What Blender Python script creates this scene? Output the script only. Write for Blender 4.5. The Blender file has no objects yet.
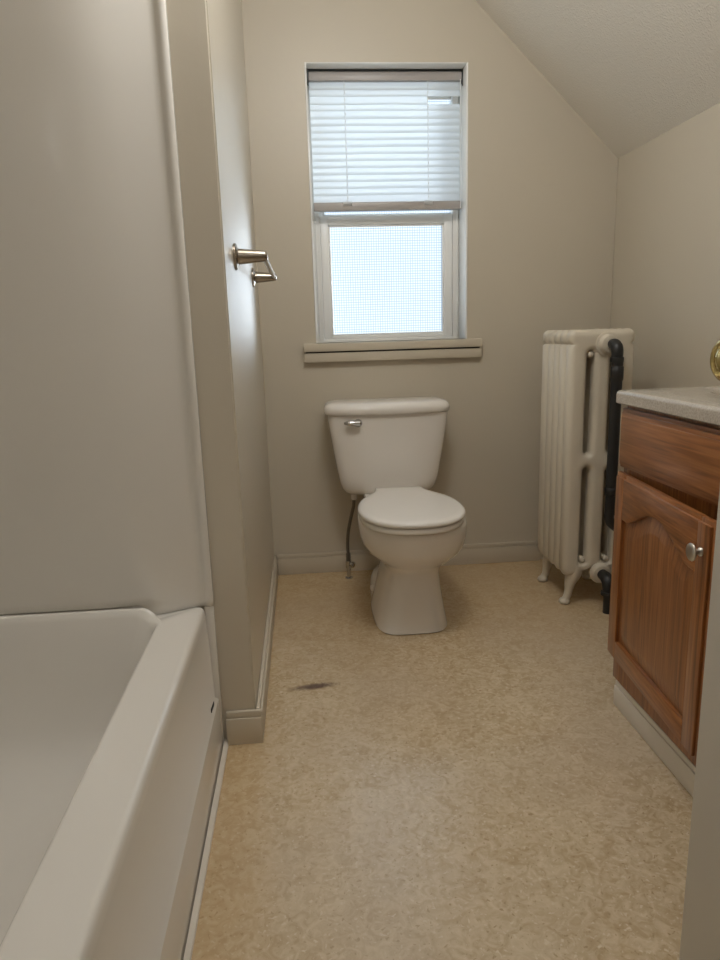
import bpy, bmesh, math, random
from mathutils import Vector, Matrix
random.seed(7)
S = bpy.context.scene
COL = S.collection
PI = math.pi

# ------------------------------------------------------------------ materials
def lin(c):
    c /= 255.0
    return c / 12.92 if c <= 0.04045 else ((c + 0.055) / 1.055) ** 2.4
def rgb(r, g, b): return (lin(r), lin(g), lin(b), 1)

def mat(name, col, rough=0.5, metal=0.0, spec=0.5, bump=0.0, bscale=200, var=0.0, vscale=3.0, coat=0.0, bdist=0.002):
    m = bpy.data.materials.new(name); m.use_nodes = True
    nt = m.node_tree; P = nt.nodes['Principled BSDF']
    P.inputs['Base Color'].default_value = col
    P.inputs['Roughness'].default_value = rough
    P.inputs['Metallic'].default_value = metal
    P.inputs['Specular IOR Level'].default_value = spec
    P.inputs['Coat Weight'].default_value = coat
    tc = nt.nodes.new('ShaderNodeTexCoord')
    if var:
        n = nt.nodes.new('ShaderNodeTexNoise'); n.inputs['Scale'].default_value = vscale; n.inputs['Detail'].default_value = 4
        nt.links.new(tc.outputs['Object'], n.inputs['Vector'])
        mx = nt.nodes.new('ShaderNodeMix'); mx.data_type = 'RGBA'
        mx.inputs[6].default_value = tuple(c * (1 - var) for c in col[:3]) + (1,)
        mx.inputs[7].default_value = tuple(min(1, c * (1 + var)) for c in col[:3]) + (1,)
        nt.links.new(n.outputs['Fac'], mx.inputs[0]); nt.links.new(mx.outputs[2], P.inputs['Base Color'])
    if bump:
        n2 = nt.nodes.new('ShaderNodeTexNoise'); n2.inputs['Scale'].default_value = bscale; n2.inputs['Detail'].default_value = 3
        nt.links.new(tc.outputs['Object'], n2.inputs['Vector'])
        b = nt.nodes.new('ShaderNodeBump'); b.inputs['Strength'].default_value = bump; b.inputs['Distance'].default_value = bdist
        nt.links.new(n2.outputs['Fac'], b.inputs['Height']); nt.links.new(b.outputs['Normal'], P.inputs['Normal'])
    return m

WALL = mat('wall_paint', rgb(197, 188, 171), 0.42, bump=0.12, bscale=35, var=0.03, vscale=2, bdist=0.004)
WALLG = mat('wall_enamel_paint', rgb(197, 188, 171), 0.40, spec=1.0, bump=0.12, bscale=35, var=0.03, vscale=2, coat=1.0, bdist=0.004)
WALLG.node_tree.nodes['Principled BSDF'].inputs['Coat Roughness'].default_value = 0.42
CEIL = mat('ceiling_stipple', rgb(226, 221, 211), 0.8, bump=0.6, bscale=170, bdist=0.004)
TRIM = mat('trim_paint', rgb(200, 190, 172), 0.4, bump=0.05, bscale=40)
REVEAL = mat('window_reveal_paint', rgb(244, 244, 241), 0.2)
SASH = mat('window_vinyl', rgb(240, 239, 235), 0.3)
PORC = mat('porcelain', rgb(232, 227, 220), 0.08, coat=0.3)
SEATM = mat('seat_plastic', rgb(232, 228, 222), 0.2)
FIBER = mat('tub_fiberglass', rgb(222, 218, 211), 0.12, spec=0.8, coat=0.15, bump=0.03, bscale=12, bdist=0.004)
CHROME = mat('chrome', (0.58, 0.58, 0.58, 1), 0.10, 1.0)
NICKEL = mat('brushed_nickel', (0.40, 0.355, 0.30, 1), 0.26, 1.0)
BRAID = mat('braided_steel', (0.20, 0.18, 0.15, 1), 0.4, 1.0, bump=0.8, bscale=600)
BRASS = mat('brass', (0.62, 0.50, 0.22, 1), 0.12, 1.0)
PEWTER = mat('pewter_knob', (0.55, 0.52, 0.48, 1), 0.3, 1.0)
RADM = mat('radiator_enamel', rgb(206, 197, 180), 0.35, bump=0.25, bscale=60, var=0.04, vscale=8)
BLACK = mat('black_iron', rgb(32, 32, 32), 0.45, bump=0.2, bscale=150)
DARK = mat('dark_gap', rgb(28, 24, 22), 0.8)
DOORP = mat('door_paint', rgb(206, 202, 194), 0.45)
CAULK = mat('caulk', rgb(226, 220, 210), 0.5)
RAIL = mat('blind_rail', rgb(172, 166, 162), 0.4)
BKT = mat('blind_bracket', rgb(40, 46, 48), 0.4)

def wood(name, axis, dark=1.0):
    m = bpy.data.materials.new(name); m.use_nodes = True
    nt = m.node_tree; P = nt.nodes['Principled BSDF']; L = nt.links.new; N = nt.nodes.new
    P.inputs['Roughness'].default_value = 0.34; P.inputs['Coat Weight'].default_value = 0.45; P.inputs['Coat Roughness'].default_value = 0.16
    tc = N('ShaderNodeTexCoord')
    def stretched(s_across, s_along, detail, dist):
        mp = N('ShaderNodeMapping'); sc = [s_across] * 3; sc[axis] = s_along
        mp.inputs['Scale'].default_value = sc; L(tc.outputs['Object'], mp.inputs['Vector'])
        n = N('ShaderNodeTexNoise'); n.inputs['Scale'].default_value = 1.0; n.inputs['Detail'].default_value = detail; n.inputs['Distortion'].default_value = dist
        L(mp.outputs[0], n.inputs['Vector']); return n.outputs['Fac']
    def math2(op, a, b):
        x = N('ShaderNodeMath'); x.operation = op
        for i_, v in enumerate((a, b)):
            if hasattr(v, 'node'): L(v, x.inputs[i_])
            else: x.inputs[i_].default_value = v
        return x.outputs[0]
    broad = stretched(14, 0.9, 2, 0.3)
    rings = math2('SINE', math2('MULTIPLY', broad, 62), 0)         # cathedral growth rings
    pores = stretched(170, 6, 4, 0.0)                               # fine open pores
    tone = stretched(40, 1.2, 3, 0.2)
    v = math2('ADD', math2('MULTIPLY', rings, 0.07), math2('ADD', math2('MULTIPLY', pores, 0.70), math2('MULTIPLY', tone, 0.30)))
    cr = N('ShaderNodeValToRGB'); e = cr.color_ramp.elements
    e[0].position = 0.28; e[0].color = tuple(c * dark for c in rgb(112, 68, 34)[:3]) + (1,)
    e[1].position = 0.72; e[1].color = tuple(c * dark for c in rgb(172, 113, 64)[:3]) + (1,)
    mid = cr.color_ramp.elements.new(0.48); mid.color = tuple(c * dark for c in rgb(145, 90, 47)[:3]) + (1,)
    L(v, cr.inputs[0]); L(cr.outputs[0], P.inputs['Base Color'])
    b = N('ShaderNodeBump'); b.inputs['Strength'].default_value = 0.15; b.inputs['Distance'].default_value = 0.001
    L(v, b.inputs['Height']); L(b.outputs[0], P.inputs['Normal'])
    return m
OAKV = wood('oak_vertical', 2); OAKH = wood('oak_horizontal', 1); OAKP = wood('oak_panel', 2, 0.92)

def floor_mat():
    m = bpy.data.materials.new('vinyl_floor'); m.use_nodes = True
    nt = m.node_tree; P = nt.nodes['Principled BSDF']; L = nt.links.new; N = nt.nodes.new
    tc = N('ShaderNodeTexCoord')
    def noise(s, d, dist=0.0):
        n = N('ShaderNodeTexNoise'); n.inputs['Scale'].default_value = s; n.inputs['Detail'].default_value = d; n.inputs['Distortion'].default_value = dist
        L(tc.outputs['Object'], n.inputs['Vector']); return n
    def ramp(src, a, ca, b, cb):
        r = N('ShaderNodeValToRGB'); r.color_ramp.elements[0].position = a; r.color_ramp.elements[0].color = ca
        r.color_ramp.elements[1].position = b; r.color_ramp.elements[1].color = cb
        L(src, r.inputs[0]); return r
    def mix(fac, a, b, mode='MIX'):
        x = N('ShaderNodeMix'); x.data_type = 'RGBA'; x.blend_type = mode
        for s, v in ((x.inputs[0], fac), (x.inputs[6], a), (x.inputs[7], b)):
            if hasattr(v, 'node'): L(v, s)
            else: s.default_value = v
        return x.outputs[2]
    n1 = noise(9, 6, 0.8); n2 = noise(38, 5, 1.5); n3 = noise(110, 3, 0.5); n4 = noise(1.6, 2)
    c1 = ramp(n1.outputs['Fac'], 0.32, rgb(190, 168, 133), 0.70, rgb(214, 196, 165))
    c2 = ramp(n2.outputs['Fac'], 0.35, rgb(174, 150, 116), 0.66, rgb(226, 210, 182))
    base = mix(0.5, c1.outputs[0], c2.outputs[0])
    sp = ramp(n3.outputs['Fac'], 0.60, (0, 0, 0, 1), 0.70, (1, 1, 1, 1))
    base = mix(sp.outputs[0], base, rgb(222, 208, 182))
    sp2 = ramp(n3.outputs['Fac'], 0.30, (1, 1, 1, 1), 0.38, (0, 0, 0, 1))
    base = mix(sp2.outputs[0], base, rgb(168, 146, 112))
    wear = ramp(n4.outputs['Fac'], 0.42, (0, 0, 0, 1), 0.62, (0.45, 0.45, 0.45, 1))
    base = mix(wear.outputs[0], base, rgb(194, 178, 158))
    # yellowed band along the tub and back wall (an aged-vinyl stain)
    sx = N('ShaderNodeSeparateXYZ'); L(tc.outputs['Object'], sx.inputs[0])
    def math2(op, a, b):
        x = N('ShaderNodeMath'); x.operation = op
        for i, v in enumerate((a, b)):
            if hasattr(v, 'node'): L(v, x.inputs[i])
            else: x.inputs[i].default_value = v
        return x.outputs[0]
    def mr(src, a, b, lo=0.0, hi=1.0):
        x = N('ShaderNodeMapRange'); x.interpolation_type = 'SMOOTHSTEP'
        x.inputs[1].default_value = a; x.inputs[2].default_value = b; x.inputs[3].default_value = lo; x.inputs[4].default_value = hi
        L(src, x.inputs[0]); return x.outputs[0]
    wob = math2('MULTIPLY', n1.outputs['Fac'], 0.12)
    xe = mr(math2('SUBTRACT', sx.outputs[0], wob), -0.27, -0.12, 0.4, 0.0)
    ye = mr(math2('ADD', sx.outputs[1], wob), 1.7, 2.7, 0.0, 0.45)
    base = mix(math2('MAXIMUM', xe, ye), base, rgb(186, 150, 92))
    # dark purple-grey streak scuffed into the vinyl
    u = math2('SUBTRACT', sx.outputs[0], -0.009)
    v = math2('SUBTRACT', sx.outputs[1], 1.803)
    v = math2('SUBTRACT', v, math2('MULTIPLY', u, 0.10))
    d = math2('SQRT', math2('ADD', math2('POWER', math2('DIVIDE', u, 0.085), 2), math2('POWER', math2('DIVIDE', v, 0.021), 2)), 0)
    d = math2('ADD', d, math2('MULTIPLY', math2('SUBTRACT', n2.outputs['Fac'], 0.5), 0.5))
    base = mix(mr(d, 0.25, 1.05, 0.85, 0.0), base, rgb(78, 54, 54))
    L(base, P.inputs['Base Color'])
    P.inputs['Roughness'].default_value = 0.25; P.inputs['Specular IOR Level'].default_value = 1.0
    b = N('ShaderNodeBump'); b.inputs['Strength'].default_value = 0.30; b.inputs['Distance'].default_value = 0.0018
    L(math2('ADD', n2.outputs['Fac'], math2('MULTIPLY', n3.outputs['Fac'], 0.4)), b.inputs['Height']); L(b.outputs[0], P.inputs['Normal'])
    return m
FLOOR = floor_mat()

def marble_mat():
    m = mat('cultured_marble', rgb(204, 194, 180), 0.12, coat=0.2)
    nt = m.node_tree; P = nt.nodes['Principled BSDF']; tc = nt.nodes.new('ShaderNodeTexCoord')
    n = nt.nodes.new('ShaderNodeTexNoise'); n.inputs['Scale'].default_value = 260; n.inputs['Detail'].default_value = 3
    r = nt.nodes.new('ShaderNodeValToRGB'); r.color_ramp.elements[0].position = 0.30; r.color_ramp.elements[0].color = rgb(170, 161, 150)
    r.color_ramp.elements[1].position = 0.70; r.color_ramp.elements[1].color = rgb(200, 192, 181)
    nt.links.new(tc.outputs['Object'], n.inputs['Vector']); nt.links.new(n.outputs['Fac'], r.inputs[0]); nt.links.new(r.outputs[0], P.inputs['Base Color'])
    return m
MARBLE = marble_mat()

def glass_mat():
    # patterned obscure glass: small raised squares, milky, lets daylight through
    m = bpy.data.materials.new('obscure_glass'); m.use_nodes = True
    nt = m.node_tree; N = nt.nodes.new; L = nt.links.new
    for n in list(nt.nodes): nt.nodes.remove(n)
    out = N('ShaderNodeOutputMaterial'); tc = N('ShaderNodeTexCoord'); sx = N('ShaderNodeSeparateXYZ'); L(tc.outputs['Object'], sx.inputs[0])
    def math2(op, a, b=0.0):
        x = N('ShaderNodeMath'); x.operation = op
        for i, v in enumerate((a, b)):
            if hasattr(v, 'node'): L(v, x.inputs[i])
            else: x.inputs[i].default_value = v
        return x.outputs[0]
    def line(s):
        f = math2('FRACT', math2('DIVIDE', s, 0.0100))
        return math2('MULTIPLY', math2('ABSOLUTE', math2('SUBTRACT', f, 0.5)), 2.0)
    h = math2('MAXIMUM', line(sx.outputs[0]), line(sx.outputs[2]))
    mr = N('ShaderNodeMapRange'); mr.inputs[1].default_value = 0.55; mr.inputs[2].default_value = 0.95
    L(h, mr.inputs[0])
    b = N('ShaderNodeBump'); b.inputs['Strength'].default_value = 0.5; b.inputs['Distance'].default_value = 0.002; L(h, b.inputs['Height'])
    mx = N('ShaderNodeMix'); mx.data_type = 'RGBA'; mx.inputs[6].default_value = (0.96, 0.97, 0.97, 1); mx.inputs[7].default_value = (0.48, 0.53, 0.58, 1)
    L(mr.outputs[0], mx.inputs[0])
    tr = N('ShaderNodeBsdfTranslucent'); L(mx.outputs[2], tr.inputs[0])
    rf = N('ShaderNodeBsdfRefraction'); rf.inputs['Roughness'].default_value = 0.45; rf.inputs['IOR'].default_value = 1.1
    L(mx.outputs[2], rf.inputs[0]); L(b.outputs[0], rf.inputs['Normal'])
    gl = N('ShaderNodeBsdfGlossy'); gl.inputs['Roughness'].default_value = 0.2
    tp = N('ShaderNodeBsdfTransparent'); L(mx.outputs[2], tp.inputs[0])
    a0 = N('ShaderNodeMixShader'); a0.inputs[0].default_value = 0.72; L(rf.outputs[0], a0.inputs[1]); L(tp.outputs[0], a0.inputs[2])
    a = N('ShaderNodeMixShader'); a.inputs[0].default_value = 0.78; L(tr.outputs[0], a.inputs[1]); L(a0.outputs[0], a.inputs[2])
    c = N('ShaderNodeMixShader'); c.inputs[0].default_value = 0.04; L(a.outputs[0], c.inputs[1]); L(gl.outputs[0], c.inputs[2])
    L(c.outputs[0], out.inputs[0]); return m
GLASS = glass_mat()

def slat_mat():
    m = bpy.data.materials.new('blind_slat'); m.use_nodes = True
    nt = m.node_tree; N = nt.nodes.new; L = nt.links.new; P = nt.nodes['Principled BSDF']; out = nt.nodes['Material Output']
    P.inputs['Base Color'].default_value = rgb(232, 232, 230); P.inputs['Roughness'].default_value = 0.35
    tr = N('ShaderNodeBsdfTranslucent'); tr.inputs[0].default_value = (0.95, 0.96, 0.96, 1)
    a = N('ShaderNodeMixShader'); a.inputs[0].default_value = 0.78; L(P.outputs[0], a.inputs[1]); L(tr.outputs[0], a.inputs[2])
    L(a.outputs[0], out.inputs[0]); return m
SLAT = slat_mat()
CORD = mat('blind_cord', rgb(240, 240, 238), 0.6)

# ------------------------------------------------------------------ geometry helpers
def link(name, me, m, parent=None, smooth=None):
    if smooth is not None:
        for p in me.polygons: p.use_smooth = True
    o = bpy.data.objects.new(name, me); COL.objects.link(o)
    me.materials.clear(); me.materials.append(m)
    if parent is not None:
        off = Vector((0, 0, 0)); q = parent
        while q is not None: off += q.location; q = q.parent
        me.transform(Matrix.Translation(-off)); o.parent = parent
    if smooth:
        md = o.modifiers.new('wn', 'EDGE_SPLIT'); md.split_angle = math.radians(smooth)
    return o

def finish(bm, name, m, parent=None, smooth=40):
    bmesh.ops.recalc_face_normals(bm, faces=bm.faces)
    me = bpy.data.meshes.new(name); bm.to_mesh(me); bm.free()
    return link(name, me, m, parent, smooth)

def box(bm, x0, x1, y0, y1, z0, z1, bev=0.0, seg=2, M=None):
    t = bmesh.new()
    bmesh.ops.create_cube(t, size=1)
    for v in t.verts: v.co = Vector(((x0 + x1) / 2 + v.co.x * (x1 - x0), (y0 + y1) / 2 + v.co.y * (y1 - y0), (z0 + z1) / 2 + v.co.z * (z1 - z0)))
    if bev: bmesh.ops.bevel(t, geom=t.edges[:] , offset=bev, segments=seg, profile=0.5, affect='EDGES')
    if M is not None: t.transform(M)
    me = bpy.data.meshes.new('t'); t.to_mesh(me); t.free(); bm.from_mesh(me); bpy.data.meshes.remove(me)

def loft(bm, rings, cap0=True, cap1=True, closed=True):
    R = [[bm.verts.new(p) for p in r] for r in rings]
    n = len(R[0])
    for a, b in zip(R, R[1:]):
        for i in range(n if closed else n - 1):
            j = (i + 1) % n
            bm.faces.new((a[i], a[j], b[j], b[i]))
    if cap0: bm.faces.new(R[0][::-1])
    if cap1: bm.faces.new(R[-1])

def tube(bm, pts, rad, n=16, sub=6):
    pts = [Vector(p) for p in pts]
    if not hasattr(rad, '__len__'): rad = [rad] * len(pts)
    if sub > 1 and len(pts) > 2:
        P, Rr = [], []
        for i in range(len(pts) - 1):
            a = pts[max(i - 1, 0)]; b = pts[i]; c = pts[i + 1]; d = pts[min(i + 2, len(pts) - 1)]
            for k in range(sub):
                t = k / sub
                P.append(0.5 * (2 * b + (c - a) * t + (2 * a - 5 * b + 4 * c - d) * t * t + (3 * b - a - 3 * c + d) * t ** 3))
                Rr.append(rad[i] * (1 - t) + rad[i + 1] * t)
        P.append(pts[-1]); Rr.append(rad[-1]); pts, rad = P, Rr
    rings = []; up = None
    for i, p in enumerate(pts):
        t = (pts[min(i + 1, len(pts) - 1)] - pts[max(i - 1, 0)]).normalized()
        if up is None:
            up = Vector((0, 0, 1)) if abs(t.z) < 0.9 else Vector((1, 0, 0))
        u = (up - t * up.dot(t)).normalized(); w = t.cross(u); up = u
        rings.append([p + (u * math.cos(2 * PI * k / n) + w * math.sin(2 * PI * k / n)) * rad[i] for k in range(n)])
    loft(bm, rings)

def lathe(bm, prof, org, axis, n=32):
    # prof: list of (distance along axis, radius)
    ax = Vector(axis).normalized(); u = ax.orthogonal().normalized(); w = ax.cross(u); org = Vector(org)
    rings = [[org + ax * d + (u * math.cos(2 * PI * k / n) + w * math.sin(2 * PI * k / n)) * max(r, 1e-4) for k in range(n)] for d, r in prof]
    loft(bm, rings)

def catmull(pts, sub=6, closed=False):
    out = []; n = len(pts); P = [Vector(p) for p in pts]
    for i in range(n if closed else n - 1):
        g = (lambda k: P[k % n]) if closed else (lambda k: P[min(max(k, 0), n - 1)])
        a, b, c, d = g(i - 1), g(i), g(i + 1), g(i + 2)
        for k in range(sub):
            t = k / sub
            out.append(0.5 * (2 * b + (c - a) * t + (2 * a - 5 * b + 4 * c - d) * t * t + (3 * b - a - 3 * c + d) * t ** 3))
    if not closed: out.append(P[-1])
    return out

def plate(loops, thick, bevel, M, res=3):
    """flat plate with holes: loops of (u,v); first outer CCW; thickness along local z; M to world"""
    cu = bpy.data.curves.new('c', 'CURVE'); cu.dimensions = '2D'; cu.fill_mode = 'BOTH'
    cu.extrude = thick / 2 - bevel; cu.bevel_depth = bevel; cu.bevel_resolution = res; cu.offset = -bevel
    for lp in loops:
        s = cu.splines.new('POLY'); s.points.add(len(lp) - 1)
        for p, q in zip(s.points, lp): p.co = (q[0], q[1], 0, 1)
        s.use_cyclic_u = True
    ob = bpy.data.objects.new('c', cu); COL.objects.link(ob)
    dg = bpy.context.evaluated_depsgraph_get(); dg.update()
    me = bpy.data.meshes.new_from_object(ob.evaluated_get(dg), depsgraph=dg)
    bpy.data.objects.remove(ob); bpy.data.curves.remove(cu)
    me.transform(M)
    bm = bmesh.new(); bm.from_mesh(me); bmesh.ops.remove_doubles(bm, verts=bm.verts, dist=1e-5)
    bpy.data.meshes.remove(me)
    return bm

def thing(name, label, cat, loc, group=None):
    o = bpy.data.objects.new(name, None); COL.objects.link(o); o.location = loc
    o.empty_display_size = 0.05
    o['label'] = label; o['category'] = cat
    if group: o['group'] = group
    bpy.context.view_layer.update()
    return o
def struct(o):
    o['kind'] = 'structure'; return o
def bobj(name, m, dims, parent=None, bev=0.0, smooth=30):
    bm = bmesh.new(); box(bm, *dims, bev=bev); return finish(bm, name, m, parent, smooth if bev else None)

# ------------------------------------------------------------------ room numbers (metres)
YB = 2.767          # back wall
XR = 1.267          # right knee wall
XL = -0.156         # left wall of the toilet bay
YE = 1.557          # end of that wall, where the tub stops
XT = -1.06          # wall behind the tub
YH = -1.30          # hall wall behind the camera
ZC = 2.36           # flat ceiling
SX, SZ = 1.262, 1.634   # where slope meets knee wall
XS = SX - (ZC - SZ) / 0.951
WX0, WX1, WZ0, WZ1 = 0.059, 0.671, 0.957, 1.969
RV = 0.155          # reveal depth

# floor
bm = bmesh.new(); box(bm, XT - .1, XR + .1, YH - .1, YB + .1, -0.06, 0.0)
struct(finish(bm, 'floor', FLOOR, None, None))

# back wall with window opening
bm = bmesh.new()
y0, y1 = YB, YB + 0.185
vs = []
xs = [XT - .1, WX0, WX1, XR + .1]; zs = [0, WZ0, WZ1, ZC + .1]
for i in range(3):
    for j in range(3):
        if i == 1 and j == 1: continue
        box(bm, xs[i], xs[i + 1], y0, y1, zs[j], zs[j + 1])
bmesh.ops.remove_doubles(bm, verts=bm.verts, dist=1e-5)
wb = struct(finish(bm, 'wall_back', WALL, None, None))

# the block that carries the left wall: its end faces the camera beside the tub
bm = bmesh.new(); box(bm, XT - .1, XL, YE, YB + 0.001, 0, ZC + .1)
# softened corner towards the toilet bay
e = [e for e in bm.edges if abs(e.verts[0].co.x - XL) < 1e-4 and abs(e.verts[1].co.x - XL) < 1e-4 and abs(e.verts[0].co.y - YE) < 1e-4 and abs(e.verts[1].co.y - YE) < 1e-4]
bmesh.ops.bevel(bm, geom=e, offset=0.004, segments=3, affect='EDGES')
struct(finish(bm, 'wall_left', WALLG, None, 40))
struct(bobj('wall_right', WALL, (XR, XR + .1, YH - .1, YB + .001, 0, ZC + .1)))
struct(bobj('wall_tub', WALL, (XT - .1, XT, YH - .1, YE + .001, 0, ZC + .1)))
struct(bobj('wall_hall', WALL, (XT - .1, XR + .1, YH - .1, YH, 0, ZC + .1)))
# front wall with the doorway the camera stands in
bm = bmesh.new()
box(bm, XT, -0.20, -0.09, 0.03, 0, ZC); box(bm, 0.59, XR, -0.09, 0.03, 0, ZC); box(bm, -0.20, 0.59, -0.09, 0.03, 2.06, ZC)
struct(finish(bm, 'wall_front', WALL, None, None))

# ceiling: flat part plus the slope over the knee wall, one solid
bm = bmesh.new()
prof = [(XT - .1, ZC), (XS, ZC), (SX + .3, SZ - .3 * .951), (SX + .3, ZC + .2), (XT - .1, ZC + .2)]
loft(bm, [[Vector((x, yy, z)) for x, z in prof] for yy in (YH - .1, YB + .1)])
struct(finish(bm, 'ceiling', CEIL, None, None))

# baseboards
def baseboard(name, dims, axis, face):
    """board with a small eased top; face = side that faces the room"""
    x0, x1, yy0, yy1 = dims
    bm = bmesh.new()
    box(bm, x0, x1, yy0, yy1, 0.0, 0.070, bev=0.0015)
    t = 0.004
    d = [x0, x1, yy0, yy1]
    d[face] += -t if face in (1, 3) else t
    box(bm, d[0], d[1], d[2], d[3], 0.0705, 0.088, bev=0.003)
    return struct(finish(bm, name, TRIM, None, 40))
baseboard('baseboard_back', (XL + .016, 0.995, YB - .015, YB - .0005), 0, 2)
baseboard('baseboard_left', (XL + .0005, XL + .015, YE - .0005, YB - .0155), 1, 1)
baseboard('baseboard_end', (-0.2285, XL + .015, YE - .0155, YE - .001), 0, 2)
struct(bobj('trim_back_corner', WALL, (XR - .006, XR - .0005, YB - .006, YB - .0005, 0, 1.632), bev=.0025))
# white caulk strip where the tub meets the floor
bm = bmesh.new()
loft(bm, [[Vector((-0.2370, yy, 0)), Vector((-0.2270, yy, 0)), Vector((-0.2285, yy, 0.005)), Vector((-0.2370, yy, 0.013))] for yy in (0.035, YE - .002)])
struct(finish(bm, 'trim_tub_caulk', CAULK, None, None))

# ------------------------------------------------------------------ window
WIN = bpy.data.objects.new('window_1', None); COL.objects.link(WIN); WIN.location = (0.365, YB, WZ0); struct(WIN)
bpy.context.view_layer.update()
YG = 2.898
# white lining of the opening
bm = bmesh.new(); t = 0.007
box(bm, WX0 + .0005, WX0 + t, YB - .001, YG - .006, WZ0 + .0005, WZ1 - .0005, bev=.0015)
box(bm, WX1 - t, WX1 - .0005, YB - .001, YG - .006, WZ0 + .0005, WZ1 - .0005, bev=.0015)
box(bm, WX0 + t, WX1 - t, YB - .001, YG - .006, WZ1 - .0045, WZ1 - .0005, bev=.0015)
finish(bm, 'window_lining', REVEAL, WIN, 30)
# frame: jambs, head, sill
bm = bmesh.new()
fx0, fx1, fz1 = WX0 + .001, WX1 - .001, WZ1 - .008
box(bm, fx0, 0.097, YG - .005, YB + .184, WZ0 + .0005, fz1, bev=.002)
box(bm, 0.639, fx1, YG - .005, YG + .0305, WZ0 + .0005, fz1, bev=.002); box(bm, 0.6645, fx1, YG + .0308, YB + .184, WZ0 + .0005, fz1, bev=.001)
box(bm, 0.096, 0.640, YG - .005, YB + .184, fz1 - .03, fz1, bev=.002)
box(bm, 0.096, 0.640, YG - .005, YB + .184, WZ0 + .0005, WZ0 + .0128, bev=.002)
# stop beads with a dark joint
box(bm, 0.076, 0.084, YG - .013, YG - .005, WZ0 + .014, fz1 - .03, bev=.002)
box(bm, 0.652, 0.660, YG - .013, YG - .005, WZ0 + .014, fz1 - .03, bev=.002)
finish(bm, 'window_frame', SASH, WIN, 30)
def sash(name, x0, x1, z0, z1, yf, st, rb, rt_, pane_name='glass_pane'):
    bm = bmesh.new(); yb = yf + (.03 if name == 'lower_sash' else .02)
    box(bm, x0, x0 + st, yf, yb, z0, z1, bev=.003); box(bm, x1 - st, x1, yf, yb, z0, z1, bev=.003)
    box(bm, x0 + st, x1 - st, yf, yb, z0, z0 + rb, bev=.003); box(bm, x0 + st, x1 - st, yf, yb, z1 - rt_, z1, bev=.003)
    # glazing bead
    a, b, c, d = x0 + st, x1 - st, z0 + rb, z1 - rt_
    for q in ((a, a + .007, c, d), (b - .007, b, c, d), (a, b, c, c + .007), (a, b, d - .007, d)):
        box(bm, q[0], q[1], yf + .006, yf + .018, q[2], q[3], bev=.002)
    f = finish(bm, name, SASH, WIN, 30)
    bm = bmesh.new(); box(bm, a + .002, b - .002, yf + .011, yf + .015, c + .002, d - .002)
    finish(bm, pane_name, GLASS, f, None)
    return f
sash('lower_sash', 0.098, 0.638, 0.970, 1.456, YG, .033, .013, .036)
sash('upper_sash', 0.098, 0.664, 1.43, 1.93, YG + .0315, .016, .03, .03)
# sill stool and the apron board under it
bm = bmesh.new()
box(bm, 0.010, 0.724, YB - .034, YB + .104, 0.925, 0.957, bev=.003)
s = finish(bm, 'window_sill', TRIM, WIN, 30)
bm = bmesh.new(); box(bm, 0.010, 0.724, YB - .026, YB - .0005, 0.884, 0.9195, bev=.003)
finish(bm, 'sill_apron', TRIM, WIN, 30)
bm = bmesh.new(); box(bm, 0.016, 0.718, YB - .018, YB - .0005, 0.9197, 0.9248)
finish(bm, 'sill_joint', DARK, WIN, None)

# ------------------------------------------------------------------ mini blind
BL = thing('window_blind', 'white mini blind lowered over the upper half of the window, one slat broken short', 'blind', (0.362, YB + .03, 1.955))
bx0, bx1, yb = 0.0735, 0.6590, 2.838
bm = bmesh.new(); box(bm, bx0, bx1, yb - .014, yb + .014, 1.9255, 1.9575, bev=.003); finish(bm, 'headrail', RAIL, BL, 30)
for x0, x1 in ((WX0 + .0075, bx0 - .0005), (bx1 + .0005, WX1 - .0075)):
    bm = bmesh.new(); box(bm, x0, x1, yb - .017, yb + .015, 1.918, 1.9640, bev=.001)
    xin = x1 if x0 < .3 else x0
    box(bm, min(xin, xin - .004 if x0 < .3 else xin + .004), max(xin, xin - .004 if x0 < .3 else xin + .004), yb - .0185, yb - .014, 1.906, 1.929, bev=.001)
    finish(bm, 'bracket', BKT, BL, 30)
bm = bmesh.new(); box(bm, bx0, bx1, yb - .016, yb + .014, 1.9582, 1.9640, bev=.001); finish(bm, 'top_gap_strip', BKT, BL, 30)  # dark strip filling the gap above the headrail
bm = bmesh.new()
zt, zb, ns = 1.9235, 1.499, 17
pitch = (zt - zb) / ns
for k in range(ns):
    zc = zt - pitch * (k + .5)
    x1 = 0.527 if k == 2 else bx1 - .004
    x0 = bx0 + .002
    w = .0345 if k not in (1, 3) else .0275
    tilt = math.radians(76 + random.uniform(-1.5, 1.5) - (4 if k < 4 else 0))
    cut = []
    for i in range(7):
        s = (i / 6 - .5)
        d = s * w; bow = (0.25 - s * s) * .010
        # slat leans: lower edge towards the room, bowed to the room side
        yy = yb + d * math.cos(tilt) - bow * math.sin(tilt)
        zz = zc + d * math.sin(tilt) + bow * math.cos(tilt) * .3
        cut.append((yy, zz))
    th = .0007
    nx = 12
    ringsA = []
    for q in range(nx + 1):
        x = x0 + (x1 - x0) * q / nx
        sag = 0.0012 * math.sin(q / nx * PI * 3 + k) * .4
        ringsA.append([Vector((x, a, b + sag)) for a, b in cut] + [Vector((x, a + th, b + sag)) for a, b in cut[::-1]])
    loft(bm, ringsA)
finish(bm, 'slats', SLAT, BL, 60)
bm = bmesh.new(); box(bm, bx0, bx1, yb - .013, yb + .012, 1.463, 1.494, bev=.003); br = finish(bm, 'bottom_rail', RAIL, BL, 30)
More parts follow.
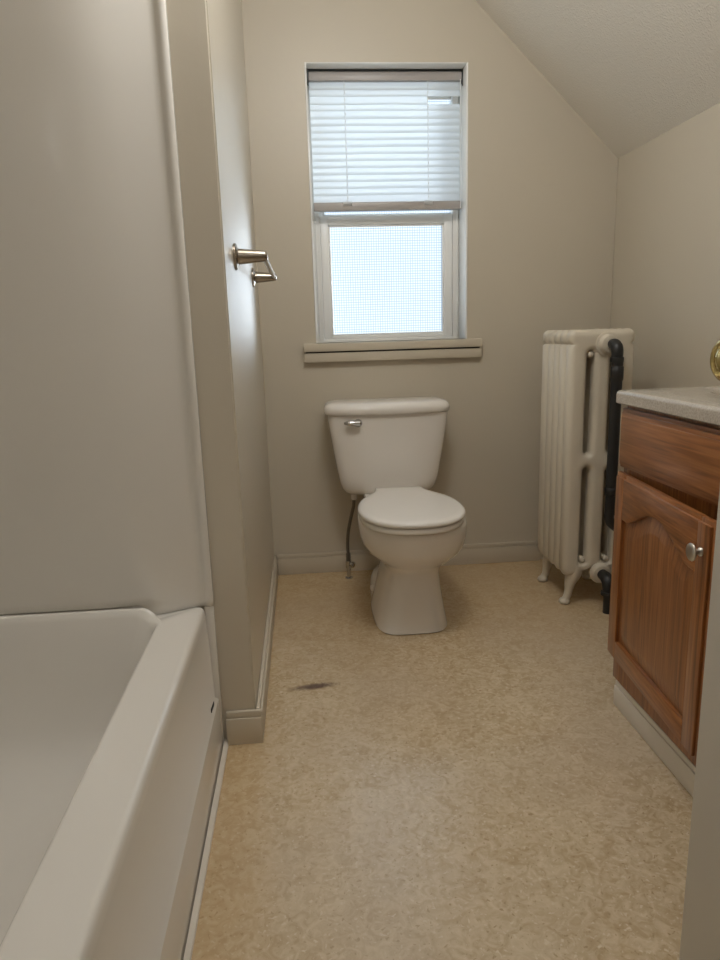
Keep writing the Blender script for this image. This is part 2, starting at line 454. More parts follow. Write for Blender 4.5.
for xx in (0.207, 0.527):
    bm = bmesh.new(); box(bm, xx - .017, xx + .017, yb - .0165, yb - .0125, 1.480, 1.496, bev=.0015); finish(bm, 'cord_clip', SLAT, br, 30)
    bm = bmesh.new()
    tube(bm, [(xx, yb - .0115, 1.925), (xx, yb - .0125, 1.70), (xx, yb - .0115, 1.496)], .0011, 8, 4)
    for k in range(ns):   # woven rungs bulge at each slat
        zc = zt - pitch * (k + .5)
        lathe(bm, [(-.004, .001), (0, .0023), (.004, .001)], (xx + .002, yb - .0118, zc), (0, .2, 1), 8)
    finish(bm, 'ladder_cord', CORD, BL, 40)
bm = bmesh.new(); pts = [(0.6535, yb - .017, 1.928), (0.6545, yb - .018, 1.86), (0.653, yb - .0175, 1.80), (0.6555, yb - .018, 1.74), (0.6535, yb - .017, 1.66), (0.6555, yb - .018, 1.58), (0.6545, yb - .017, 1.465)]
tube(bm, pts, .0016, 8, 6); finish(bm, 'lift_cord', CORD, BL, 60)

# ------------------------------------------------------------------ toilet
TO = thing('toilet', 'white two-piece toilet with closed lid under the window', 'toilet', (0.333, 2.35, 0))
def ring(cx, hw, yf, ybk, yc, z, n, cnt=56, nb=None):
    out = []
    for k in range(cnt):
        a = 2 * PI * k / cnt; c, s = math.cos(a), math.sin(a)
        ee = n if s < 0 else (nb or n)
        x = cx + hw * math.copysign(abs(c) ** (2 / ee), c)
        y = yc + (yc - yf if s < 0 else ybk - yc) * math.copysign(abs(s) ** (2 / ee), s)
        out.append(Vector((x, y, z)))
    return out
CX = 0.335
bm = bmesh.new()
spec = [(0.000, .003, .125, 2.100, 2.57, 2.32, 4.2), (0.004, .003, .128, 2.096, 2.575, 2.32, 4.2), (0.015, .003, .126, 2.099, 2.57, 2.32, 4.2), (0.05, .005, .118, 2.106, 2.57, 2.32, 4.0), (0.10, .008, .108, 2.114, 2.57, 2.32, 3.8),
        (0.15, .012, .099, 2.122, 2.58, 2.32, 3.4), (0.19, .015, .094, 2.122, 2.59, 2.3, 3.0), (0.215, .016, .098, 2.110, 2.60, 2.28, 2.7), (0.237, .015, .117, 2.080, 2.61, 2.26, 2.5), (0.258, .014, .141, 2.045, 2.62, 2.24, 2.35),
        (0.282, .013, .161, 2.016, 2.63, 2.22, 2.25), (0.308, .012, .174, 1.996, 2.63, 2.21, 2.2), (0.335, .011, .1795, 1.985, 2.63, 2.20, 2.15), (0.362, .010, .181, 1.980, 2.63, 2.20, 2.15), (0.376, .010, .1805, 1.980, 2.63, 2.20, 2.15),
        (0.383, .010, .177, 1.984, 2.625, 2.20, 2.15), (0.3855, .010, .167, 1.996, 2.61, 2.20, 2.15)]
loft(bm, [ring(CX + dx, hw, yf, ybk, yc, z, n, nb=2.0) for z, dx, hw, yf, ybk, yc, n in spec])
# trapway foot bulging out at the rear of the base
loft(bm, [ring(CX, hw, yf, ybk, 2.45, z, 2.6) for z, hw, yf, ybk in ((0.0, .113, 2.20, 2.66), (.03, .112, 2.20, 2.66), (.055, .108, 2.22, 2.65), (.075, .098, 2.27, 2.63), (.085, .06, 2.36, 2.58))])
# rear deck that carries the tank
loft(bm, [ring(CX - .01, hw, 2.44, ybk, 2.58, z, 5) for z, hw, ybk in ((.20, .075, 2.66), (.26, .095, 2.69), (.33, .105, 2.715), (.372, .108, 2.72), (.378, .104, 2.715))])
bowl = finish(bm, 'bowl', PORC, TO, 50)
# bolt caps on the foot
for sx in (-1, 1):
    bm = bmesh.new(); lathe(bm, [(0, .014), (.008, .014), (.016, .010), (.019, .002)], (CX + sx * .103, 2.42, .045), (sx * .35, 0, 1), 16); finish(bm, 'bolt_cap', PORC, bowl, 40)
# seat and lid
half = [(0, 1.962), (.045, 1.966), (.088, 1.982), (.125, 2.012), (.153, 2.055), (.170, 2.11), (.1755, 2.17), (.171, 2.235), (.156, 2.298), (.133, 2.348), (.108, 2.392), (.094, 2.425), (.088, 2.450), (.0875, 2.466)]
SXO = .003
h = catmull([(a, b, 0) for a, b in half], 5)
outl = [Vector((CX + SXO + p.x, p.y, 0)) for p in h] + [Vector((CX + SXO - p.x, p.y, 0)) for p in h[::-1][:-1]]
cc = Vector((CX, 2.22, 0))
def slab(bm, outl, layers):
    rings = []
    for ins, z in layers:
        rr = []
        for p in outl:
            d = p - cc; L = d.length
            q = cc + d * ((L - ins) / L); rr.append(Vector((q.x, q.y, z)))
        rings.append(rr)
    loft(bm, rings)
bm = bmesh.new(); slab(bm, outl, [(.012, .387), (.006, .3885), (.004, .392), (.004, .401), (.007, .4045), (.012, .4055)]); finish(bm, 'seat', SEATM, TO, 50)
bm = bmesh.new(); slab(bm, outl, [(.010, .4075), (.003, .409), (.000, .413), (.000, .419), (.003, .4235), (.010, .426), (.03, .4275), (.08, .429)]); finish(bm, 'lid', SEATM, TO, 50)
for sx in (-1, 1):
    bm = bmesh.new(); lathe(bm, [(-.022, .009), (-.02, .0105), (.02, .0105), (.022, .009)], (CX + sx * .052, 2.475, .405), (1, 0, 0), 16)
    box(bm, CX + sx * .052 - .014, CX + sx * .052 + .014, 2.462, 2.488, .378, .405, bev=.003); finish(bm, 'seat_hinge', SEATM, TO, 40)
# tank
TC = 0.3195
def rrect(cx, hw, yf, ybk, z, n=7, bow=.012, cnt=72):
    out = []
    yc = (yf + ybk) / 2; hd = (ybk - yf) / 2
    for k in range(cnt):
        a = 2 * PI * (k + .5) / cnt; c, s = math.cos(a), math.sin(a)
        x = hw * math.copysign(abs(c) ** (2 / n), c); y = hd * math.copysign(abs(s) ** (2 / n), s)
        if s < 0: y += bow * (abs(x) / hw) ** 2 * (min(1, abs(y) / hd))
        out.append(Vector((cx + x, yc + y, z)))
    return out
bm = bmesh.new()
tk = [(.366, .120, 2.62, 2.70), (.3675, .140, 2.60, 2.712), (.373, .160, 2.583, 2.724), (.384, .175, 2.572, 2.733), (.40, .1855, 2.565, 2.738), (.425, .1935, 2.560, 2.741), (.46, .1995, 2.556, 2.743), (.55, .2145, 2.549, 2.745), (.65, .2285, 2.541, 2.746), (.690, .2330, 2.538, 2.746)]
loft(bm, [rrect(TC, hw, yf, yk, z) for z, hw, yf, yk in tk]); tank = finish(bm, 'tank', PORC, TO, 50)
bm = bmesh.new()
ld = [(.6905, .233, 2.532, 2.748), (.692, .2395, 2.527, 2.750), (.697, .2425, 2.523, 2.752), (.708, .2430, 2.521, 2.752), (.718, .2410, 2.523, 2.751), (.726, .2360, 2.529, 2.748), (.732, .2270, 2.540, 2.742), (.7355, .212, 2.56, 2.73), (.737, .19, 2.585, 2.71)]
loft(bm, [rrect(TC - .002, hw, yf, yk, z, n=5, bow=.014) for z, hw, yf, yk in ld]); finish(bm, 'tank_lid', PORC, TO, 50)
# flush lever
bm = bmesh.new()
lathe(bm, [(0, .0155), (.006, .0155), (.009, .012), (.018, .011), (.021, .006)], (0.200, 2.5485, .662), (0, -1, 0), 20)
tube(bm, [(0.204, 2.530, .662), (0.185, 2.528, .663), (0.165, 2.528, .664), (0.146, 2.531, .664)], [.012, .011, .0098, .004], 14, 5)
finish(bm, 'flush_lever', CHROME, tank, 50)
TO.rotation_euler.z = 0

# water supply: braided hose from tank to shut-off valve
SU = thing('water_supply_line', 'braided steel supply hose and shut-off valve below the left of the toilet tank', 'hose', (0.154, 2.672, 0))
bm = bmesh.new(); tube(bm, [(0.182, 2.648, .350), (0.180, 2.65, .315), (0.169, 2.662, .265), (0.157, 2.670, .205), (0.152, 2.673, .15), (0.153, 2.673, .105)], .0068, 12, 6); finish(bm, 'hose', BRAID, SU, 60)
bm = bmesh.new(); lathe(bm, [(0, .010), (.003, .0125), (.022, .0125), (.025, .009)], (0.1825, 2.648, .340), (0, 0, 1), 8); finish(bm, 'coupling_nut', SEATM, SU, 30)
bm = bmesh.new(); lathe(bm, [(0, .009), (.004, .0095), (.03, .0095), (.034, .0075)], (0.153, 2.673, .075), (0, 0, 1), 8); finish(bm, 'compression_nut', BRAID, SU, 30)
bm = bmesh.new()
lathe(bm, [(0, .006), (0, .0115), (.03, .0115), (.032, .008)], (0.153, 2.673, .045), (0, 0, 1), 14)
lathe(bm, [(0, .006), (.018, .006), (.019, .013), (.026, .013), (.028, .008)], (0.153, 2.673, .062), (.75, -.66, 0), 14); finish(bm, 'stop_valve', CHROME, SU, 40)
bm = bmesh.new(); lathe(bm, [(0, .0165), (.003, .016), (.005, .0085), (.047, .0085)], (0.153, 2.673, .0005), (0, 0, 1), 16); finish(bm, 'stub_pipe', CHROME, SU, 40)

# ------------------------------------------------------------------ radiator
RX0, RX1, RY0 = 0.898, 1.126, 2.252
RA = thing('radiator', 'tall cream cast-iron column radiator with five sections in the back right corner', 'radiator', (1.0, 2.38, 0))
W = RX1 - RX0
def slot(x0, x1, z0, z1, n=8):
    r = (x1 - x0) / 2; c = (x0 + x1) / 2
    p = [(c + r * math.cos(PI * k / n), z1 - r + r * math.sin(PI * k / n)) for k in range(n + 1)]
    p += [(c + r * math.cos(PI + PI * k / n), z0 + r + r * math.sin(PI + PI * k / n)) for k in range(n + 1)]
    return p[::-1]     # clockwise hole
def sec_outline(end):
    r = .022; zt = .983; zb = .116
    o = []
    # CCW from bottom left
    o += [(0.012, zb), (0.03, zb - .004)]
    for k in range(9):
        o.append((0.05 + (W - .1) * k / 8, zb - .004 + .022 * math.sin(PI * k / 8)))
    o += [(W - .03, zb - .004), (W - .012, zb), (W - .001, zb + .02)]
    o += [(W, .5), (W, .928), (W - .008, .935), (W, .943)]
    for k in range(7): o.append((W - r + r * math.cos(PI / 2 * k / 6), zt - r + r * math.sin(PI / 2 * k / 6)))
    o += [(W * .75, zt - .003), (W * .5, zt), (W * .25, zt - .003)]
    for k in range(7): o.append((r + r * math.cos(PI / 2 + PI / 2 * k / 6), zt - r + r * math.sin(PI / 2 + PI / 2 * k / 6)))
    o += [(0, .943), (.008, .935), (0, .928), (0, .5), (.001, zb + .02)]
    return o
slots = [slot(.064, .089, .556, .912), slot(.064, .089, .158, .510), slot(.145, .182, .556, .912), slot(.145, .182, .158, .510)]
pitch = .0575; thick = .0560
M0 = Matrix(((1, 0, 0, RX0), (0, 0, -1, RY0 + thick / 2), (0, 1, 0, 0), (0, 0, 0, 1)))
bm = plate([sec_outline(True)] + slots, thick, .021, M0, 5)
sec = finish(bm, 'section', RADM, RA, 50)
for k in range(1, 5):
    c = sec.copy(); COL.objects.link(c); c.location = sec.location + Vector((0, pitch * k, 0))
yend = RY0 + pitch * 4 + thick
# through rods seen at the slot ends
for x, z in ((.0765, .900), (.0765, .170), (.1645, .170)):
    bm = bmesh.new(); lathe(bm, [(0, .004), (.003, .009), (.006, .0105), (yend - RY0 - .02, .0105), (yend - RY0 - .015, .006)], (RX0 + x, RY0 + .006, z), (0, 1, 0), 16); finish(bm, 'tie_rod', RADM, RA, 40)
# cast feet
def foot(name, x, y, sx):
    bm = bmesh.new()
    tube(bm, [(x + sx * .034, y, .150), (x + sx * .028, y, .115), (x + sx * .018, y, .085), (x + sx * .013, y, .055), (x + sx * .008, y, .030), (x - sx * .001, y, .014)], [.030, .029, .021, .015, .0135, .0125], 16, 5)
    lathe(bm, [(0, .012), (.003, .018), (.010, .0205), (.017, .0175), (.022, .010), (.024, .002)], (x - sx * .002, y, 0), (0, 0, 1), 18)
    return finish(bm, name, RADM, RA, 60)
for y in (RY0 + .028, RY0 + pitch * 4 + .028):
    foot('leg', RX0 + .024, y, 1); foot('leg', RX1 - .024, y, -1)
# supply pipe from the top hub
bm = bmesh.new(); lathe(bm, [(0, .034), (.006, .041), (.010, .041), (.013, .033), (.020, .031), (.026, .027), (.028, .017)], (1.025, RY0 + .004, .934), (0, -1, 0), 24); finish(bm, 'hub_nut', RADM, RA, 40)
bm = bmesh.new()
lathe(bm, [(0, .014), (.030, .014)], (1.029, RY0 - .022, .934), (0, -1, 0), 18)
tube(bm, [(1.029, RY0 - .030, .934), (1.029, RY0 - .048, .933), (1.029, RY0 - .062, .924), (1.029, RY0 - .068, .908), (1.029, RY0 - .068, .890)], [.0165, .0185, .0195, .019, .0180], 18, 6)
lathe(bm, [(0, .0215), (.014, .0215), (.016, .018)], (1.029, RY0 - .068, .878), (0, 0, 1), 20)
finish(bm, 'elbow', BLACK, RA, 50)
bm = bmesh.new()
PX, PY = 1.0315, RY0 - .068
tube(bm, [(PX, PY, .878), (PX, PY, .36)], .0182, 18, 1)
lathe(bm, [(0, .0185), (.003, .0205), (.045, .0205), (.048, .018)], (PX, PY, .815), (0, 0, 1), 20)
lathe(bm, [(0, .018), (.003, .0215), (.026, .0215), (.029, .018)], (PX, PY, .425), (0, 0, 1), 20)
tube(bm, [(PX, PY, .37), (PX + .004, PY, .33), (PX + .075, PY, .27), (PX + .08, PY, .22), (PX + .08, PY, 0.001)], .0165, 16, 6)
o = finish(bm, 'riser_pipe', BLACK, RA, 50); o['label'] = 'black iron pipe dropping from the top of the radiator'
bm = bmesh.new(); lathe(bm, [(0, .036), (.008, .039), (.012, .039), (.016, .033), (.026, .030), (.028, .022)], (1.036, RY0 + .004, .124), (0, -1, 0), 24); finish(bm, 'hub_nut', RADM, RA, 40)
bm = bmesh.new()
lathe(bm, [(0, .019), (.02, .019)], (1.036, RY0 - .02, .124), (0, -1, 0), 18)
tube(bm, [(1.036, RY0 - .030, .124), (1.036, RY0 - .055, .123), (1.036, RY0 - .072, .112), (1.036, RY0 - .078, .095), (1.036, RY0 - .078, .078)], [.019, .0215, .0225, .0215, .0205], 18, 6)
lathe(bm, [(0, .0185), (.002, .026), (.014, .026), (.016, .02)], (1.036, RY0 - .078, .066), (0, 0, 1), 20)
tube(bm, [(1.036, RY0 - .078, .07), (1.036, RY0 - .078, .001)], .0165, 16, 1)
o = finish(bm, 'return_pipe', BLACK, RA, 50); o['label'] = 'black iron elbow and pipe at the foot of the radiator'

# ------------------------------------------------------------------ vanity
VX, VY0, VY1 = 0.796, 1.02, 1.621
VA = thing('vanity_cabinet', 'oak vanity cabinet with arched raised-panel door beside the radiator', 'cabinet', (1.02, 1.31, 0))
bm = bmesh.new()
box(bm, VX + .019, XR - .012, VY1 - .014, VY1, .072, .803); box(bm, VX + .019, XR - .012, VY0, VY0 + .014, .072, .803)
box(bm, VX + .019, XR - .012, VY0, VY1, .085, .097); box(bm, XR - .024, XR - .012, VY0 + .014, VY1 - .014, .097, .803)
# face frame
box(bm, VX, VX + .019, VY1 - .04, VY1, .072, .803, bev=.0015); box(bm, VX, VX + .019, VY0, VY0 + .04, .072, .803, bev=.0015)
box(bm, VX, VX + .019, VY0 + .04, VY1 - .04, .760, .803); box(bm, VX, VX + .019, VY0 + .04, VY1 - .04, .618, .668); box(bm, VX, VX + .019, VY0 + .04, VY1 - .04, .072, .155)
finish(bm, 'carcass', OAKV, VA, 30)
bm = bmesh.new(); box(bm, VX + .02, VX + .03, VY0 + .041, VY1 - .041, .669, .759); finish(bm, 'false_drawer_backing', OAKV, VA, None)
# toe board painted white, with a thin cap
bm = bmesh.new(); box(bm, VX - .004, VX + .015, VY0, VY1 - .019, .0005, .056, bev=.002); box(bm, VX - .001, VX + .015, VY0, VY1 - .019, .0562, .0705, bev=.0025)
o = finish(bm, 'toe_board', CAULK, VA, 30); o['label'] = 'off-white painted toe board'
# raised fronts with stepped edges
def front_slab(bm, y0, y1, z0, z1, xf, t):
    for ins, xa, xb in ((0, xf + .012, xf + t), (.008, xf + .006, xf + .012), (.018, xf, xf + .006)):
        box(bm, xa, xb, y0 + ins, y1 - ins, z0 + ins, z1 - ins, bev=.0026)
bm = bmesh.new(); front_slab(bm, VY0 + .018, VY1 + .004, .648, .796, VX - .021, .0205)
finish(bm, 'drawer_front', OAKH, VA, 30)
# door, built flat in (u along width from hinge, v height), then swung a little open
DW, DZ0, DZ1 = .484, .142, .636
HY, HX = VY1 + .002, VX - .001
ang = math.radians(4.6)
# local: u -> towards camera (-Y), normal n -> -X
def doorM(dx=0.0):
    du = Vector((-math.sin(ang), -math.cos(ang), 0)); dn = Vector((-math.cos(ang), math.sin(ang), 0)); dv = Vector((0, 0, 1))
    o_ = Vector((HX, HY, 0)) + dn * dx
    return Matrix(((du.x, dv.x, dn.x, o_.x), (du.y, dv.y, dn.y, o_.y), (du.z, dv.z, dn.z, o_.z), (0, 0, 0, 1)))
def dbox(bm, u0, u1, v0, v1, n0, n1, bev=0.0): box(bm, u0, u1, v0, v1, n0, n1, bev=bev, M=doorM())
bm = bmesh.new(); dbox(bm, .03, DW - .03, DZ0 + .03, DZ1 - .03, .0035, .008); DO = finish(bm, 'door', OAKP, VA, None)
ST = .056
for u0, u1 in ((0, ST), (DW - ST, DW)):
    bm = bmesh.new(); dbox(bm, u0, u1, DZ0, DZ1, .001, .0135, bev=.002)
    dbox(bm, u0 + (.009 if u0 == 0 else 0), u1 - (.009 if u0 > 0 else 0), DZ0 + .009, DZ1 - .009, .013, .0195, bev=.0015)
    finish(bm, 'stile', OAKV, DO, 30)
bm = bmesh.new(); dbox(bm, ST + .0002, DW - ST - .0002, DZ0, DZ0 + ST, .001, .0135, bev=.002); dbox(bm, ST + .0002, DW - ST - .0002, DZ0 + .009, DZ0 + ST, .013, .0195, bev=.0015); finish(bm, 'rail', OAKH, DO, 30)
# cathedral arch
def arch(u0, u1, vs, vp, n=28, flat=.09):
    pts = []
    for k in range(n + 1):
        t = k / n; u = u0 + (u1 - u0) * t
        q = min(max((t - flat) / (1 - 2 * flat), 0), 1)
        pts.append((u, vs + (vp - vs) * (0.5 - 0.5 * math.cos(2 * PI * q)) ** 0.62))
    return pts
a = arch(ST, DW - ST, DZ1 - .112, DZ1 - .058)
loop = [(ST, DZ1 - .009)] + a + [(DW - ST, DZ1 - .009)]
loop = loop      # goes top-left, along arch, top-right: CCW in (u,v)
bm = plate([loop], .0185, .0018, doorM(.0102), 2); dbox(bm, ST + .0002, DW - ST - .0002, DZ1 - .03, DZ1, .001, .0135, bev=.002); finish(bm, 'rail', OAKH, DO, 30)
# raised panel: outer slope then field
def inset_panel(ins, vdrop): 
    a = arch(ST + ins, DW - ST - ins, DZ1 - .112 - vdrop, DZ1 - .058 - vdrop)
    return [(ST + ins, DZ0 + ST + ins)] + [(DW - ST - ins, DZ0 + ST + ins)] + a[::-1]
bm = bmesh.new(); MM = doorM(0)
rings = [[MM @ Vector((u, v, n_)) for u, v in inset_panel(i_, d_)] for i_, d_, n_ in ((-.003, -.003, .002), (-.003, -.003, .0095), (.003, .004, .0095), (.036, .036, .0160), (.039, .039, .0163))]
loft(bm, rings); finish(bm, 'panel', OAKP, DO, 25)
# knob
kp = doorM() @ Vector((DW - .035, .571, .0195)); kn = (doorM().to_3x3() @ Vector((0, 0, 1)))
bm = bmesh.new(); lathe(bm, [(0, .009), (.003, .009), (.006, .0055), (.014, .006), (.0165, .0165), (.019, .0178), (.0215, .0165), (.0232, .010), (.0237, .001)], kp, kn, 24)
o = finish(bm, 'knob', PEWTER, DO, 50); o['label'] = 'round pewter knob'

# vanity top with moulded basin
tx0, tx1, ty0, ty1, tz0, tz1 = .772, XR - .003, .995, 1.632, .806, .840
cxb, cyb, ax_, ay_ = 1.075, 1.355, .165, .250
n = 64
def rectpt(k, x0, x1, y0, y1):
    a_ = 2 * PI * k / n + PI / 4
    # walk a rectangle evenly by side
    t = (k / n * 4) % 4; s_ = int(t); f_ = t - s_
    c = [(x1, y1), (x0, y1), (x0, y0), (x1, y0), (x1, y1)]
    p, q = c[s_], c[s_ + 1]
    return (p[0] + (q[0] - p[0]) * f_, p[1] + (q[1] - p[1]) * f_)
bm = bmesh.new()
def R_(ins, z): return [Vector((*rectpt(k, tx0 + ins, tx1 - ins, ty0 + ins, ty1 - ins), z)) for k in range(n)]
def E_(s, z):
    out = []
    for k in range(n):
        a_ = 2 * PI * k / n + PI / 4
        out.append(Vector((cxb + ax_ * s * math.cos(a_), cyb + ay_ * s * math.sin(a_), z)))
    return out
loft(bm, [R_(.004, tz0), R_(0, tz0 + .003), R_(0, tz1 - .010), R_(.0008, tz1 - .006), R_(.003, tz1 - .003), R_(.006, tz1 - .0008), R_(.010, tz1), E_(1.05, tz1), E_(1.0, tz1 - .003), E_(.96, tz1 - .012), E_(.85, tz1 - .05), E_(.65, tz1 - .10), E_(.35, tz1 - .125), E_(.1, tz1 - .13)], cap0=False)
top = finish(bm, 'countertop', MARBLE, None, 50)
top['label'] = 'speckled beige cultured marble vanity top with moulded sink basin'; top['category'] = 'sink'

# ------------------------------------------------------------------ bathtub and its surround
TB = thing('bathtub', 'white fiberglass bathtub with smooth apron along the left side', 'bathtub', (-.64, .80, 0))
def rr(x0, x1, y0, y1, r, z, seg=8):
    out = []
    for cx, cy, a0 in ((x1 - r, y1 - r, 0), (x0 + r, y1 - r, PI / 2), (x0 + r, y0 + r, PI), (x1 - r, y0 + r, 3 * PI / 2)):
        for k in range(seg + 1):
            a_ = a0 + PI / 2 * k / seg
            out.append(Vector((cx + r * math.cos(a_), cy + r * math.sin(a_), z)))
    # extra points along the front long side so it can bow
    return out
ox0, oy0, oy1 = XT + .004, .036, 1.5445
loops = [rr(ox0, -.2395, oy0, oy1, .004, 0), rr(ox0, -.2425, oy0, oy1, .004, .1285), rr(ox0, -.2432, oy0, oy1, .004, .1305), rr(ox0, -.2502, oy0, oy1, .004, .1350),
         rr(ox0, -.2565, oy0, oy1, .004, .345), rr(ox0, -.2578, oy0, oy1, .004, .3585), rr(ox0, -.2602, oy0, oy1, .005, .3655), rr(ox0, -.2645, oy0, oy1, .006, .3690), rr(ox0, -.271, oy0, oy1, .01, .3702),
         rr(-.99, -.341, .110, 1.4990, .040, .3703),
         rr(-.985, -.345, .115, 1.4965, .04, .3702), rr(-.982, -.349, .118, 1.493, .04, .3688), rr(-.978, -.353, .122, 1.489, .042, .364), rr(-.972, -.359, .128, 1.482, .05, .350), rr(-.955, -.378, .150, 1.462, .07, .25),
         rr(-.935, -.402, .185, 1.43, .085, .14), rr(-.90, -.435, .23, 1.385, .10, .085), rr(-.84, -.49, .30, 1.31, .10, .062), rr(-.74, -.60, .45, 1.15, .06, .055)]
def rise(x):
    t_ = min(max((-.33 - x) / .07, 0), 1); return .0292 * t_ * t_ * (3 - 2 * t_)
for lp in loops:
    for v_ in lp:
        if v_.z > .34 and 1.40 < v_.y < 1.51 and lp is not loops[9]: v_.z += rise(v_.x) * min(1, (v_.y - 1.40) / .07)
bm = bmesh.new(); loft(bm, loops); tubm = finish(bm, 'tub_shell', FIBER, TB, 60)
bm = bmesh.new(); box(bm, -.2585, -.2375, 1.5452, 1.5555, 0.0005, .3704, bev=.003); finish(bm, 'apron_flange', FIBER, TB, 40)
M_ = Matrix.Translation((-.2492, 1.487, .1400)) @ Matrix.Rotation(math.radians(-8), 4, 'X')
bm = bmesh.new(); box(bm, -.0008, .0008, -.023, .023, -.0048, .0048, bev=.0004, M=M_); o = finish(bm, 'apron_slot', DARK, TB, None); o['label'] = 'small dark slot in the tub apron'

SUR = thing('tub_surround', 'white fiberglass wall panels of the tub surround rising above the bathtub', 'shower wall', (-.64, 1.5, .372))
pl = [(-.2365, 1.5555), (-.2370, 1.549), (-.2405, 1.5445), (-.2465, 1.5425), (-.2525, 1.5440), (-.2575, 1.5475), (-.262, 1.5485), (-.275, 1.5450), (-.31, 1.532), (-.345, 1.518), (-.38, 1.506), (-.42, 1.4985), (-.48, 1.4955), (-.60, 1.495), (-.80, 1.495), (-.93, 1.494), (-.975, 1.485), (-1.005, 1.46), (-1.018, 1.42), (-1.02, 1.30), (-1.02, .10), (-1.01, .06), (-.98, .045), (-.45, .045)]
def off(z, pull=0.0):
    return [Vector((x, y, z)) for x, y in pl]
zz = [.3712, .385, .3992, .4012, .42, 1.0, 1.90, 1.94, 1.955]
def panel(name, pts):
    bm = bmesh.new()
    R = []
    for z in zz:
        row = []
        for x, y in pts:
            back = (.0065 if x > -.9 else .0105) * max(0, min(1, (-.365 - x) / .05)) if (z < .3995 and y > 1.44) else 0   # skirt tucked behind the tub's end lip
            row.append(bm.verts.new((x, y + back, z)))
        R.append(row)
    fs = []
    for a_, b_ in zip(R, R[1:]):
        for q in range(len(a_) - 1): fs.append(bm.faces.new((a_[q], a_[q + 1], b_[q + 1], b_[q])))
    me = bpy.data.meshes.new(name)
    ctr = Vector((-.64, .8, 1.0))
    for f_ in fs:
        f_.normal_update()
    if sum(1 if f_.normal.dot(ctr - f_.calc_center_median()) > 0 else -1 for f_ in fs) < 0:
        bmesh.ops.reverse_faces(bm, faces=fs)
    bm.to_mesh(me); bm.free()
    o = link(name, me, FIBER, SUR, 60)
    md = o.modifiers.new('thickness', 'SOLIDIFY'); md.thickness = .004; md.offset = -1
    return o
panel('end_panel', pl[:19]); panel('side_panel', pl[18:21]); panel('head_panel', pl[20:])

# ------------------------------------------------------------------ towel bar
TW = thing('towel_bar', 'brushed nickel towel bar on the left wall', 'towel bar', (XL, 2.12, 1.19))
for y in (1.794, 2.447):
    bm = bmesh.new(); lathe(bm, [(.0, .0195), (.018, .0178), (.045, .0152), (.066, .0130), (.072, .0120), (.075, .008), (.076, .001)], (XL + .0075, y, 1.19), (1, 0, 0), 28); p = finish(bm, 'post', NICKEL, TW, 50)
    bm = bmesh.new(); lathe(bm, [(0, .030), (.001, .032), (.005, .032), (.0075, .029), (.009, .022), (.012, .0185)], (XL, y, 1.19), (1, 0, 0), 32); finish(bm, 'rosette', NICKEL, p, 40)
bm = bmesh.new(); tube(bm, [(XL + .0735, 1.802, 1.19), (XL + .0735, 2.439, 1.19)], .0072, 16, 1); finish(bm, 'bar', NICKEL, TW, 50)

# ------------------------------------------------------------------ entry door, standing open on the right
bm = bmesh.new(); box(bm, .539, .574, .075, .830, .006, 2.04, bev=.002); D1 = struct(finish(bm, 'door_1', DOORP, None, 30))
bm = bmesh.new()
kx, ky, kz = .539, .775, .955
lathe(bm, [(0, .030), (.002, .032), (.006, .031), (.009, .026), (.011, .013)], (kx - .0003, ky, kz), (-1, 0, 0), 32)
lathe(bm, [(.009, .009), (.017, .009), (.022, .014), (.027, .0218), (.0325, .0260), (.038, .0270), (.043, .0260), (.0465, .0228), (.048, .0195), (.0466, .018), (.046, .014), (.048, .0116), (.049, .0056), (.0492, .001)], (kx, ky, kz), (-1, 0, 0), 40)
o = finish(bm, 'door_knob', BRASS, D1, 50); o['label'] = 'polished brass door knob'

# ------------------------------------------------------------------ camera
f, p, y, r = 680.347, 0.2153, 0.0787, -0.0300
fw = Vector((math.sin(y) * math.cos(p), math.cos(y) * math.cos(p), -math.sin(p)))
rt = Vector((math.cos(y), -math.sin(y), 0)); up = rt.cross(fw)
rt2 = rt * math.cos(r) + up * math.sin(r); up2 = -rt * math.sin(r) + up * math.cos(r)
cd = bpy.data.cameras.new('camera'); cam = bpy.data.objects.new('camera', cd); COL.objects.link(cam)
cam.matrix_world = Matrix(((rt2.x, up2.x, -fw.x, 0), (rt2.y, up2.y, -fw.y, 0), (rt2.z, up2.z, -fw.z, 1.0), (0, 0, 0, 1)))
cd.sensor_fit = 'HORIZONTAL'; cd.sensor_width = 36; cd.lens = f / 720 * 36; cd.clip_start = .02
S.camera = cam

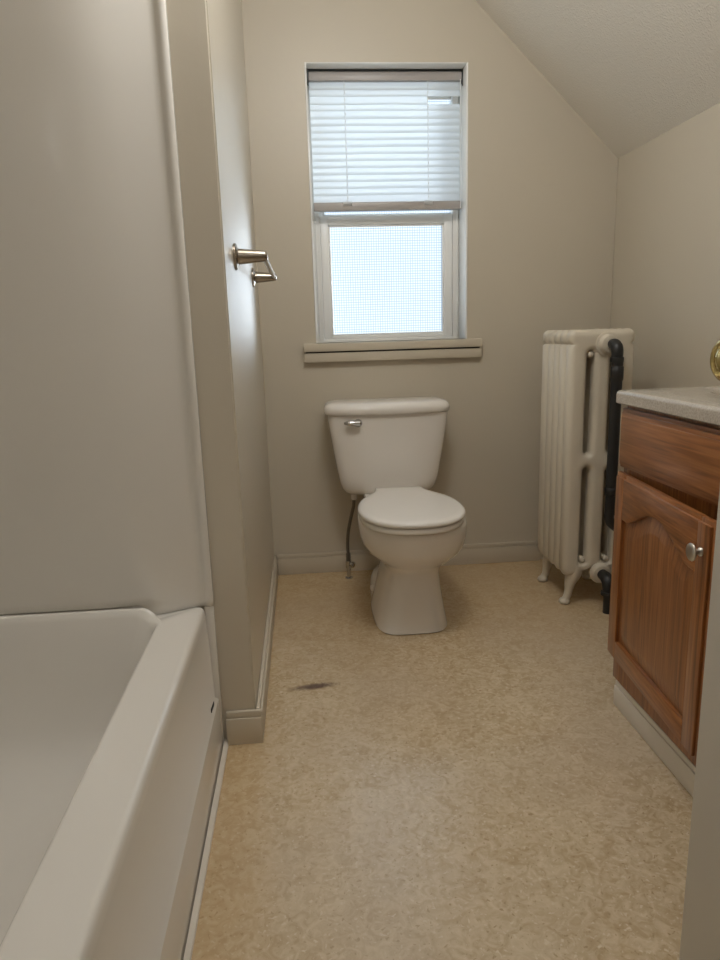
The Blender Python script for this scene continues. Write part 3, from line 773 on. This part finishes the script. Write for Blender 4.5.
# ------------------------------------------------------------------ light
w = bpy.data.worlds.new('sky'); S.world = w; w.use_nodes = True
nt = w.node_tree; bg = nt.nodes['Background']
tc = nt.nodes.new('ShaderNodeTexCoord'); sp = nt.nodes.new('ShaderNodeSeparateXYZ'); nt.links.new(tc.outputs['Generated'], sp.inputs[0])
cr = nt.nodes.new('ShaderNodeValToRGB'); mrn = nt.nodes.new('ShaderNodeMapRange'); mrn.inputs[1].default_value = -1; mrn.inputs[2].default_value = 1
nt.links.new(sp.outputs[2], mrn.inputs[0]); nt.links.new(mrn.outputs[0], cr.inputs[0])
e = cr.color_ramp.elements; e[0].position = 0.35; e[0].color = (0.84, 0.94, 1.0, 1); e[1].position = 0.75; e[1].color = (0.58, 0.78, 1.0, 1)
nt.links.new(cr.outputs[0], bg.inputs[0]); bg.inputs[1].default_value = 1.05

def area(name, loc, rot, size, power, col):
    l = bpy.data.lights.new(name, 'AREA'); l.shape = 'DISK'; l.size = size; l.energy = power; l.color = col
    o = bpy.data.objects.new(name, l); COL.objects.link(o); o.location = loc; o.rotation_euler = rot; return o
def globe(name, loc, r, power, col):
    l = bpy.data.lights.new(name, 'POINT'); l.shadow_soft_size = r; l.energy = power; l.color = col
    o = bpy.data.objects.new(name, l); COL.objects.link(o); o.location = loc; return o
globe('bathroom_globe_lamp', (0.20, 1.40, ZC - .18), .13, 21, (1.0, 1.0, .99))
area('hall_fill_light', (0.15, -0.65, ZC - .03), (0, 0, 0), .45, 4.2, (1.0, .98, .95))  # unseen light added in the hall behind the camera as frontal fill

sl = bpy.data.lights.new('daylight', 'SUN'); sl.energy = 8.0; sl.angle = math.radians(28); sl.color = (.86, .93, 1.0)
so = bpy.data.objects.new('daylight', sl); COL.objects.link(so); so.location = (3, 6, 2)
so.rotation_euler = Vector((-.58, -.80, .08)).to_track_quat('-Z', 'Y').to_euler()  # soft sun added, tilted upward to stand in for light reflected from outside
S.view_settings.view_transform = 'Standard'; S.view_settings.look = 'None'; S.view_settings.gamma = 1.0
S.view_settings.use_curve_mapping = False; S.view_settings.exposure = 0.12
S.cycles.max_bounces = 10; S.cycles.diffuse_bounces = 6; S.cycles.transmission_bounces = 8; S.cycles.sample_clamp_indirect = 4
